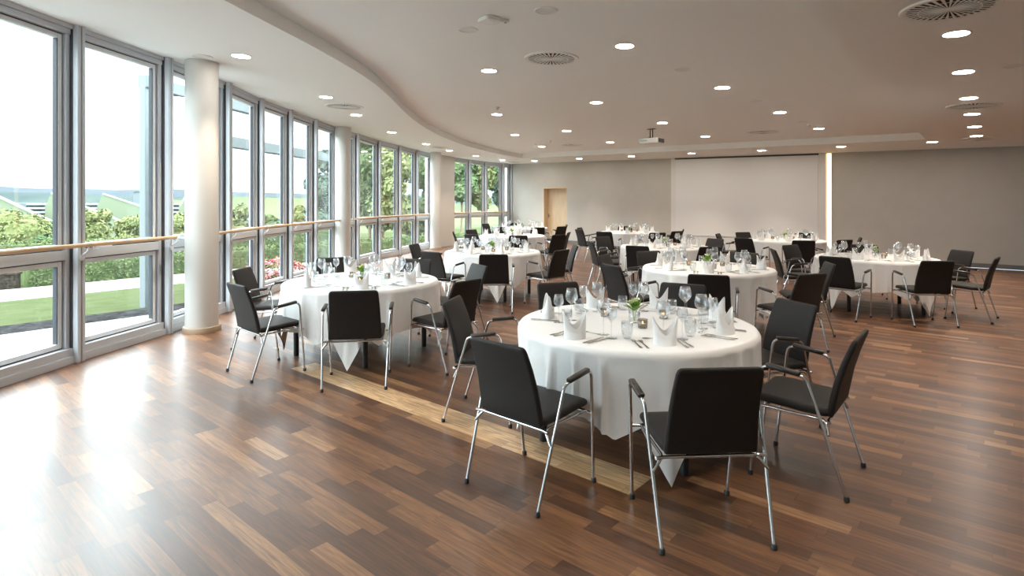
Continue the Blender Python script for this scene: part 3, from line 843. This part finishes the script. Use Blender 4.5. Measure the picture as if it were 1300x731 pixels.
def fork():
    mb = MB(); prof = [(-.10, .008), (-.09, .0085), (-.03, .0045), (.03, .004), (.045, .011), (.06, .012)]
    mb.loft([[(-w, y, .001 + .004 * max(0, y) / .06), (w, y, .001 + .004 * max(0, y) / .06), (w, y, .004 + .005 * max(0, y) / .06), (-w, y, .004 + .005 * max(0, y) / .06)] for y, w in prof])
    for j in range(4):
        x = -.0105 + j * .007
        mb.loft([[(x - .0016, y, z), (x + .0016, y, z), (x + .0016, y, z + .002), (x - .0016, y, z + .002)] for y, z in ((.06, .006), (.085, .006), (.103, .0025))])
    return mb.mesh('table_fork', M['steel'], 40)
def spoon():
    mb = MB(); prof = [(-.085, .0065), (-.075, .007), (-.02, .0035), (.03, .0035), (.042, .011), (.058, .016), (.075, .012), (.083, .003)]
    mb.loft([[(-w, y, .0015), (w, y, .0015), (w, y, .004), (-w, y, .004)] for y, w in prof]); return mb.mesh('dessert_spoon', M['steel'], 40)
KN, FK, SP = knife(), fork(), spoon()
TZ = .7545
for k, seats in SETS.items():
    (cx_, cy_), _, nm = TABLES[k]; rnd = random.Random(100 + k)
    for a, s in seats:
        o_ = (cos(a), sin(a)); sd = (sin(a) * -1, cos(a))       # outward, and the diner's left when facing the centre is -sd? (see below)
        # a diner looks towards -o_: the right hand side is rotated -90 deg from that heading
        hx, hy = -o_[0], -o_[1]; rx, ry = hy, -hx
        def at(r, q): return (cx_ + o_[0] * r + rx * q, cy_ + o_[1] * r + ry * q, TZ)
        j = lambda v: rnd.uniform(-v, v)
        face = a + pi / 2 + j(.5) + (0.9 if rnd.random() < .3 else 0)
        n_ = link('napkin', NAPS[rnd.randrange(3)], None, at(.63 + j(.02), j(.02)), face)
        tag(n_, 'white two-peaked napkin at the %s place of the %s' % (s, nm), 'napkin', 'folded napkins at the place settings')
        for kind, r, q in (('red_wine_glass', .44, .07), ('white_wine_glass', .50, .165), ('water_tumbler', .42, .235)):
            if k in (4, 5, 8) and kind == 'water_tumbler': continue
            parts, whole = GK[kind]
            pos = at(r + j(.012), q + j(.010))
            lab = {'red_wine_glass': 'large stemmed wine glass', 'white_wine_glass': 'smaller stemmed wine glass', 'water_tumbler': 'stemless water glass'}[kind]
            lab += ' at the %s place of the %s' % (s, nm)
            if k in (1, 2, 6) and parts:
                t = thing(kind, lab, 'glass', pos, 0, kind.replace('_', ' ') + ' settings')
                for pn, me in parts.items(): link(pn, me, t)
            else:
                tag(link(kind, whole, None, pos), lab, 'glass', kind.replace('_', ' ') + ' settings')
        if k in (1, 2, 3, 6, 7, 10):
            rz = a + pi / 2
            for nm2, me, q, lab, rr in (('table_knife', KN, .115, 'inner steel knife', .61), ('table_knife', KN, .146, 'outer steel knife', .60),
                                        ('table_fork', FK, -.115, 'inner steel fork', .61), ('table_fork', FK, -.154, 'outer steel fork', .60), ('dessert_spoon', SP, .0, 'crosswise steel spoon', .47)):
                if k in (3, 7) and nm2 == 'dessert_spoon': continue
                rot = rz + j(.03) + (pi / 2 if nm2 == 'dessert_spoon' else 0)
                o = link(nm2, me, None, at(rr, q), rot)
                tag(o, '%s at the %s place of the %s' % (lab, s, nm), 'cutlery', nm2.replace('_', ' ') + ' settings')
# centrepieces
mb = MB(); mb.lathe([(.0005, .002), (.033, .002), (.038, .02), (.040, .09), (.0385, .09), (.036, .02), (.0005, .012)], 20); vase_me = mb.mesh('vase_glass', M['crystal'], 180)
def leafy(seed):
    rnd = random.Random(seed); mb = MB()
    for k in range(16):
        a = rnd.uniform(0, 2 * pi); el = rnd.uniform(.3, 1.3); L = rnd.uniform(.055, .10); w = L * .34
        d = Vector((cos(a) * cos(el), sin(a) * cos(el), sin(el))); s = Vector((-sin(a), cos(a), 0)); b0 = Vector((cos(a) * .01, sin(a) * .01, .085))
        m = b0 + d * L * .5 + Vector((0, 0, .008)); e = b0 + d * L
        mb.add([b0, m - s * w, e, m + s * w, m + Vector((0, 0, -.006))], [(0, 1, 4), (0, 4, 3), (1, 2, 4), (3, 4, 2)])
    for k in range(5):
        a = rnd.uniform(0, 2 * pi); mb.tube([(0, 0, .01), (cos(a) * .02, sin(a) * .02, .10)], .0016, 5)
    return mb.mesh('foliage', M['leaf'], 60)
def petals():
    mb = MB()
    for lay, (n_, el, L) in enumerate(((6, .5, .026), (5, 1.0, .02))):
        for k in range(n_):
            a = 2 * pi * k / n_ + lay * .5; d = Vector((cos(a) * cos(el), sin(a) * cos(el), sin(el))); s = Vector((-sin(a), cos(a), 0))
            b0 = Vector((0, 0, 0)); m = d * L * .6
            mb.add([b0, m - s * .009, d * L, m + s * .009], [(0, 1, 2, 3)])
    mb.lathe([(.0005, .012), (.006, .008), (.007, .0)], 8)
    return mb.mesh('blossom', M['petal'], 60)
LEAFY = [leafy(1), leafy(2)]; PET = petals()
mb = MB(); mb.lathe([(.0005, .002), (.030, .001), (.032, .004), (.034, .060), (.031, .060), (.029, .010), (.0005, .010)], 20); cup_me = mb.mesh('cup', M['tglass'], 180)
mb = MB(); mb.lathe([(.0005, .011), (.019, .011), (.019, .028), (.0005, .028)], 16); wax_me = mb.mesh('candle', M['wax'], 40)
mb = MB(); mb.lathe([(.0005, .028), (.0035, .033), (.003, .040), (.0005, .048)], 8); flame_me = mb.mesh('flame', M['flame'], 180)
TL = [(-.17, .22, 'behind the vase towards the windows'), (.02, -.17, 'in front of the vase'), (.24, .14, 'behind the vase away from the windows')]
for k, ((cx_, cy_), _, nm) in TABLES.items():
    t = thing('flower_vase', 'glass vase of leaves and pale blossom on the %s' % nm, 'vase', (cx_, cy_, TZ), k * .7, 'flower vases on the tables')
    link('vase_glass', vase_me, t); fo = link('foliage', LEAFY[k % 2], t)
    for q in ((.01, -.01, .15), (-.02, .012, .135)): link('blossom', PET, t, q).scale = (1.5, 1.5, 1.5)
    for dx, dy, w in TL:
        t = thing('tealight_holder', 'tealight %s, %s' % (w, nm), 'candle holder', (cx_ + dx, cy_ + dy, TZ), 0, 'tealight holders on the tables')
        link('cup', cup_me, t); c = link('candle', wax_me, t); link('flame', flame_me, c)

# ------------------------------------------------------------------ outside
U2, N2 = Vector((.634, .773)), Vector((-.773, .634))
def tn(t, n): p = U2 * t + N2 * n; return (p.x, p.y)
def gz(n):
    if n < 23: return -.12 - max(0, n - 7) * .059
    return -1.06 - (n - 23) * .055 if n < 120 else -6.4 - (n - 120) * .02
def strip(name, n0, n1, m, label, dz=0, t0=-60, t1=120, steps=1, cat='ground'):
    mb = MB(); rows = []
    for k in range(steps + 1):
        n = n0 + (n1 - n0) * k / steps
        rows.append([(*tn(t, n), gz(n) + dz) for t in (t0, t1)])
    for k in range(steps):
        mb.add([rows[k][0], rows[k][1], rows[k + 1][1], rows[k + 1][0]], [(0, 1, 2, 3)])
    return struct(name, mb, m, label, cat)
strip('terrain_terrace', 4, 11.25, M['paving'], 'pale paved terrace outside the windows', 0, steps=3)
strip('terrain_gravel', 11.25, 12.5, M['gravel'], 'dark gravel strip between terrace and lawn')
strip('terrain_lawn', 12.5, 18.0, M['grass'], 'mown green lawn beyond the terrace', 0, steps=2)
strip('terrain_path', 18.0, 22.7, M['paving'], 'wide pale path between lawn and hedge', 0, steps=2)
strip('terrain_garden', 22.7, 120, M['grass'], 'sloping green garden ground beyond the path', 0, steps=8, t0=-150, t1=200)
strip('terrain_valley', 120, 900, M['fields'], 'green valley floor far beyond the garden', 0, steps=8, t0=-900, t1=900)

def leaf_cards(mb, centre_fn, n, size, rnd):
    for _ in range(n):
        c, nrm = centre_fn()
        d = (Vector(nrm) + Vector((rnd.uniform(-.9, .9), rnd.uniform(-.9, .9), rnd.uniform(-.5, .9)))).normalized()
        a = d.orthogonal().normalized(); ang = rnd.uniform(0, 2 * pi); a = a * cos(ang) + d.cross(a) * sin(ang); b_ = d.cross(a)
        s = size * rnd.uniform(.6, 1.3)
        c = Vector(c)
        mb.add([c - a * s, c + b_ * s * .55, c + a * s, c - b_ * s * .55], [(0, 1, 2, 3)])
def hedge(t0, t1, n0, n1, h, label, cards=9000, zb=None, m='hedge'):
    rnd = random.Random(int(t0 * 7 + n0)); mb = MB()
    z0 = gz((n0 + n1) / 2) if zb is None else zb
    f = lambda t, n, z: (*tn(t, n), z0 + z)
    def fn():
        w = n1 - n0; tot = h * 2 + w; q = rnd.uniform(0, tot); t = rnd.uniform(t0, t1)
        if q < h: return f(t, n0 - rnd.uniform(0, .06), q), (*(-N2), 0)
        if q < h + w: return f(t, n0 + q - h, h + rnd.uniform(0, .05)), (0, 0, 1)
        return f(t, n1, q - h - w), (*N2, 0)
    vs = [f(t, n, z) for t in (t0, t1) for n in (n0 + .05, n1 - .05) for z in (0, h - .04)]
    mb.add(vs, [(0, 1, 3, 2), (4, 6, 7, 5), (0, 4, 5, 1), (2, 3, 7, 6), (0, 2, 6, 4), (1, 5, 7, 3)])
    leaf_cards(mb, fn, int(cards * 1.7), .05, rnd)
    o = link('hedge', mb.mesh('hedge', M[m])); return tag(o, label, 'hedge', 'garden hedges')
hedge(4.45, 26, 22.8, 24.2, .74, 'long low clipped green hedge behind the pale path', 12000)
hedge(3, 20.5, 28.2, 29.6, 1.35, 'taller clipped hedge behind the low one', 9000)
tp = tn(4.0, 22.95)
mb = MB()
for z in range(5):
    for a in range(3):
        mb.box(-.45 + a * .3 + .01, -.16 + a * .3 - .01, -.3, .3, z * .14 + .01, z * .14 + .135)
mb.box(-.44, .44, -.28, .28, 0, .7); mb.box(-.5, .5, -.36, .36, .7, .78)
tag(link('stone_pier', mb.mesh('stone_pier', M['stone'], None, .006), None, (tp[0], tp[1], gz(22.9)), .3), 'low stone garden pier at the end of the clipped hedge', 'pier').scale = (.5, .5, .62)
# flower bed
rnd = random.Random(5); mb = MB(); fc = Vector((-7.4, 18.2))
def ffn():
    a = rnd.uniform(0, 2 * pi); r = sqrt(rnd.random()); x = fc.x + 1.1 * r * cos(a) * .9; y = fc.y + 1.5 * r * sin(a)
    return (x, y, gz(17.3) + .1 + .45 * (1 - r * r) * rnd.uniform(.6, 1)), (0, 0, 1)
leaf_cards(mb, ffn, 2600, .06, rnd)
tag(link('flower_bed', mb.mesh('flower_bed', M['pink'])), 'bed of pink flowers beside the path outside the windows', 'flowers', None, 'stuff')

def tree(X, Y, zb, h, r, m, label, cards=4500, size=.16, name='garden_tree', trunk=True, squash=1.0, low=.28, group='trees in the garden'):
    rnd = random.Random(int(X * 13 + Y * 7)); t = thing(name, label, 'tree', (X, Y, zb), 0, group)
    blobs = []
    for k in range(11):
        a = rnd.uniform(0, 2 * pi); q = rnd.uniform(.1, .62) * r
        z = h * (low + (1 - low) * rnd.uniform(.12, .88)); rr = r * rnd.uniform(.38, .6) * (1.1 - .45 * z / h)
        blobs.append((Vector((q * cos(a), q * sin(a), z)), rr))
    blobs.append((Vector((0, 0, h * (low + 1) / 2)), r * .7))
    mb = MB()
    def fn():
        c, rr = blobs[rnd.randrange(len(blobs))]
        v = Vector((rnd.gauss(0, 1), rnd.gauss(0, 1), rnd.gauss(0, 1))).normalized()
        return c + Vector((v.x * rr, v.y * rr, v.z * rr * squash)) * rnd.uniform(.8, 1.08), tuple(v)
    leaf_cards(mb, fn, cards, size, rnd)
    for c, rr in blobs:     # dense inner mass
        mb.lathe([(.01, -rr * .8), (rr * .55, -rr * .6), (rr * .8, 0), (rr * .55, rr * .6), (.01, rr * .8)], 8, tuple(c))
    link('crown', mb.mesh('crown', M[m]), t)
    if trunk:
        mb = MB(); mb.tube([(0, 0, -.3), (.1, 0, h * .3), (0, .1, h * .6)], max(.07, r * .06), 8); link('trunk', mb.mesh('trunk', M['bark'], 60), t)
    return t
# large trees beyond the far window bays (pixel, depth)
def ptree(px, D, ytop, ybot, wpx, m, label, **kw):
    X = (px - 650) / F * D; zt_ = CAM + (HZ - ytop) * D / F; zb_ = CAM + (HZ - ybot) * D / F
    return tree(X, D, zb_, zt_ - zb_, wpx / 2 / F * D, m, label, **kw)
ptree(412, 42, 178, 318, 60, 'treeC', 'dark bluish conifer-like tree seen left of the second column', size=.2, low=.1, cards=5000)
ptree(468, 40, 120, 330, 70, 'treeA', 'tall green tree just past the second column', size=.2, low=.12, cards=7000)
ptree(505, 38, 118, 330, 70, 'treeB', 'yellow-green leafy tree in the third window group', size=.17, low=.12, cards=7500)
ptree(538, 42, 130, 325, 60, 'treeA', 'green tree behind the bay before the third column', size=.2, low=.1, cards=7000)
ptree(585, 40, 140, 320, 56, 'treeA', 'broad green tree with a pale trunk past the third column', size=.18, low=.2, cards=7000)
ptree(612, 43, 150, 315, 52, 'treeB', 'light green tree in the last window group', size=.18, low=.12, cards=6500)
ptree(640, 47, 150, 312, 56, 'treeC', 'dark green tree outside the corner of the room', size=.2, low=.1, cards=6500)
ptree(556, 60, 120, 310, 84, 'treeC', 'wide dark tree standing behind the others', size=.28, low=.1, cards=7000)
ptree(486, 56, 125, 315, 66, 'treeC', 'wide dark tree behind the tall green one', size=.28, low=.1, cards=6000)
# rounded garden trees behind the hedges
for px, D, yt_, yb_, w, m, lab in [(30, 40, 272, 325, 78, 'treeB', 'round yellow-green tree behind the hedge in the first bay'), (82, 44, 276, 322, 60, 'treeA', 'small green tree beside the round yellow one'),
      (118, 38, 268, 322, 56, 'treeB', 'yellow-green tree at the second bay\'s near edge'), (172, 42, 271, 320, 60, 'treeB', 'bushy light tree at the second bay\'s far edge'),
      (228, 40, 275, 322, 52, 'treeB', 'light garden tree just short of the near column'), (300, 36, 262, 318, 46, 'treeB', 'yellow-green bush tree past the near column'), (345, 40, 270, 316, 44, 'treeA', 'green bush behind the hedge in the fourth bay'),
      (378, 36, 262, 316, 40, 'treeB', 'light green bush before the conifer-like tree'), (128, 30, 310, 342, 30, 'treeC', 'small dark round shrub just behind the low hedge'), (60, 34, 306, 335, 60, 'treeA', 'low green shrub over the hedge in the first bay'), (226, 25.5, 306, 350, 30, 'treeC', 'dark shrub beside the hedge by the near column')]:
    ptree(px, D, yt_, yb_, w, m, lab, cards=4200, size=.13, low=.05, name='garden_bush', trunk=False, group='bushes in the garden')

# pale green sheds with sawtooth gables
def shed(xp, yp, xe, ye, D, label):
    t = thing('exhibition_shed', label, 'building', pxz(xp, 300, D), 0, 'pale green sheds in the valley')
    o0 = Vector(t.location)
    pts = [(xp - 8, 262), (xp, yp), (xe, ye), (xe, 300), (xp - 8, 300)]
    a = [Vector(pxz(x, y, D)) - o0 for x, y in pts]; dv = Vector((-2.2, 3.2, 0))
    mb = MB(); mb.loft([a, [p + dv for p in a]]); link('gable_wall', mb.mesh('gable_wall', M['shed']), t)
    mb = MB()
    e0, e1 = a[1], a[2]
    mb.tube([e0, e1], .16, 4); link('roof_edge', mb.mesh('roof_edge', M['shedwhite']), t)
    mb = MB()
    for k in range(6):
        y = 259 + k * 5.0
        p0, p1 = Vector(pxz(xp - 52 + k * 3, y, D + 3)) - o0, Vector(pxz(xp + 30, y, D + 3)) - o0
        mb.box(0, (p1 - p0).length, -.6 - k * .1, .9, -.16, .14, lambda v, p0=p0: (p0.x + v[0], p0.y + v[1], p0.z + v[2]))
    link('roof_slab', mb.mesh('roof_slab', M['shedwhite']), t)
    mb = MB(); p0 = Vector(pxz(xp - 50, 292, D + 3)) - o0; p1 = Vector(pxz(xp + 34, 258, D + 3)) - o0
    mb.box(p0.x, p1.x, p0.y, p0.y + 1.5, p0.z, p1.z); link('louvre_wall', mb.mesh('louvre_wall', M['shedroof']), t)
for a in [(-12, 245, 76, 286, 78, 'pale green gabled shed in the valley, seen in the first bay'), (65, 245, 162, 284, 84, 'pale green gabled shed behind the first window post'),
          (131, 246, 250, 285, 92, 'pale green gabled shed in the middle of the second bay'), (237, 249, 330, 284, 100, 'pale green gabled shed half hidden by the near column')]: shed(*a)
# chimney-like tower
mb = MB(); p = pxz(181, 256, 110); mb.box(-1.1, 1.1, -1, 1, -3.5, 1.9); mb.box(-1.3, 1.3, -1.2, 1.2, 1.9, 2.3)
tag(link('service_tower', mb.mesh('service_tower', M['shedroof']), None, p), 'small grey square tower beyond the sheds', 'tower')

def ridge(name, D, a0, a1, ytop, amp, m, label, zb=-30, seed=1):
    rnd = random.Random(seed); mb = MB(); N = 90; rows = [[], [], []]
    ph = [rnd.uniform(0, 6.28) for _ in range(5)]
    for i in range(N + 1):
        x = a0 + (a1 - a0) * i / N
        y = ytop(x) + amp * (sin(x * .021 + ph[0]) + .5 * sin(x * .05 + ph[1]) + .3 * sin(x * .13 + ph[2]) + .2 * sin(x * .31 + ph[3]))
        rows[1].append(pxz(x, y, D)); X = (x - 650) / F * D
        rows[0].append((X * .72, D * .72, zb)); rows[2].append((X * 1.3, D * 1.3, zb))
    for r in range(2):
        for i in range(N): mb.add([rows[r][i], rows[r][i + 1], rows[r + 1][i + 1], rows[r + 1][i]], [(0, 1, 2, 3)])
    struct(name, mb, m, label, 'hill', 180)
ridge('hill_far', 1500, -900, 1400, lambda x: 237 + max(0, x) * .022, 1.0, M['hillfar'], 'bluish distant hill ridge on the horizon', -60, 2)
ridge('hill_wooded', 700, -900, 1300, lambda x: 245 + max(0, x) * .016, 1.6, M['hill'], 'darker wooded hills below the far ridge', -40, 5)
ridge('hill_field', 260, 200, 900, lambda x: 250 + abs(x - 300) * .03, 1.5, M['fields'], 'light green rolling field slope beyond the garden', -20, 9)

# steel frame outside
def pf(t): return (-6.48 + .135 * t, 11 + t)
t = thing('steel_pergola', 'grey painted steel frame of posts and beams outside the windows', 'pergola', (*pf(0), gz(10)))
o0 = Vector(t.location)
def beam(name, t0, t1, z0, z1, w=.09):
    a, b_ = pf(t0), pf(t1); f, L = frame2(a, b_); mb = MB(); mb.box(0, L, -w, w, z0, z1, lambda v: tuple(Vector(f(v)) - o0)); link(name, mb.mesh(name, M['steelw'], None, .01), t)
beam('beam', -.65, 2.9, 3.62, 3.84); beam('beam', 1.7, 7.0, 2.78, 3.02)
for q, zt_ in ((-.6, 3.84), (1.78, 3.62), (6.9, 2.8)):
    a = pf(q); mb = MB(); mb.box(-.055, .055, -.055, .055, 0, zt_ - o0.z); link('post', mb.mesh('post', M['steelw'], None, .008), t, (a[0] - o0.x, a[1] - o0.y, 0))

# ------------------------------------------------------------------ light
wd = bpy.data.worlds.new('overcast_sky'); bpy.context.scene.world = wd; wd.use_nodes = True; nt = wd.node_tree
bg = nt.nodes['Background']; tc = nt.nodes.new('ShaderNodeTexCoord'); sx = nt.nodes.new('ShaderNodeSeparateXYZ'); cr = nt.nodes.new('ShaderNodeValToRGB')
nt.links.new(tc.outputs['Generated'], sx.inputs[0]); nt.links.new(sx.outputs['Z'], cr.inputs[0])
e = cr.color_ramp; e.elements[0].position = 0.0; e.elements[0].color = (.105, .118, .125, 1); e.elements[1].position = .6; e.elements[1].color = (1, 1, 1, 1)
for p_, c_ in ((.05, (.12, .132, .138, 1)), (.13, (.18, .19, .195, 1)), (.22, (.42, .435, .44, 1)), (.32, (.95, .97, .98, 1))): x = e.elements.new(p_); x.color = c_
nz = nt.nodes.new('ShaderNodeTexNoise'); nz.inputs['Scale'].default_value = 2.2; nz.inputs['Detail'].default_value = 4
mp = nt.nodes.new('ShaderNodeMapping'); mp.inputs['Scale'].default_value = (1, 1, 4); nt.links.new(tc.outputs['Generated'], mp.inputs[0]); nt.links.new(mp.outputs[0], nz.inputs['Vector'])
mr = nt.nodes.new('ShaderNodeMapRange'); mr.inputs[3].default_value = .88; mr.inputs[4].default_value = 1.12; nt.links.new(nz.outputs['Fac'], mr.inputs[0])
vs_ = nt.nodes.new('ShaderNodeVectorMath'); vs_.operation = 'SCALE'; nt.links.new(cr.outputs[0], vs_.inputs[0]); nt.links.new(mr.outputs[0], vs_.inputs['Scale'])
tn_ = nt.nodes.new('ShaderNodeVectorMath'); tn_.operation = 'MULTIPLY'; tn_.inputs[1].default_value = (.90, .985, 1.04); nt.links.new(vs_.outputs[0], tn_.inputs[0])
nt.links.new(tn_.outputs[0], bg.inputs[0]); bg.inputs[1].default_value = 3.6

# ------------------------------------------------------------------ camera
cam = bpy.data.cameras.new('camera'); co = bpy.data.objects.new('camera', cam); COL.objects.link(co)
co.location = (0, 0, CAM); co.rotation_euler = (pi / 2, 0, 0)
cam.sensor_fit = 'HORIZONTAL'; cam.sensor_width = 36; cam.lens = F / W * 36; cam.shift_y = -(H_ / 2 - HZ) / W
cam.clip_start = .05; cam.clip_end = 4000
sc = bpy.context.scene; sc.camera = co
sc.view_settings.view_transform = 'Standard'; sc.view_settings.look = 'None'; sc.view_settings.gamma = 1; sc.view_settings.use_curve_mapping = False
sc.view_settings.exposure = 2.18
sc.cycles.use_denoising = True
sc.cycles.max_bounces = 10; sc.cycles.diffuse_bounces = 6; sc.cycles.glossy_bounces = 4; sc.cycles.transparent_max_bounces = 24; sc.cycles.transmission_bounces = 4
sc.cycles.sample_clamp_indirect = 6; sc.cycles.caustics_reflective = False; sc.cycles.caustics_refractive = False
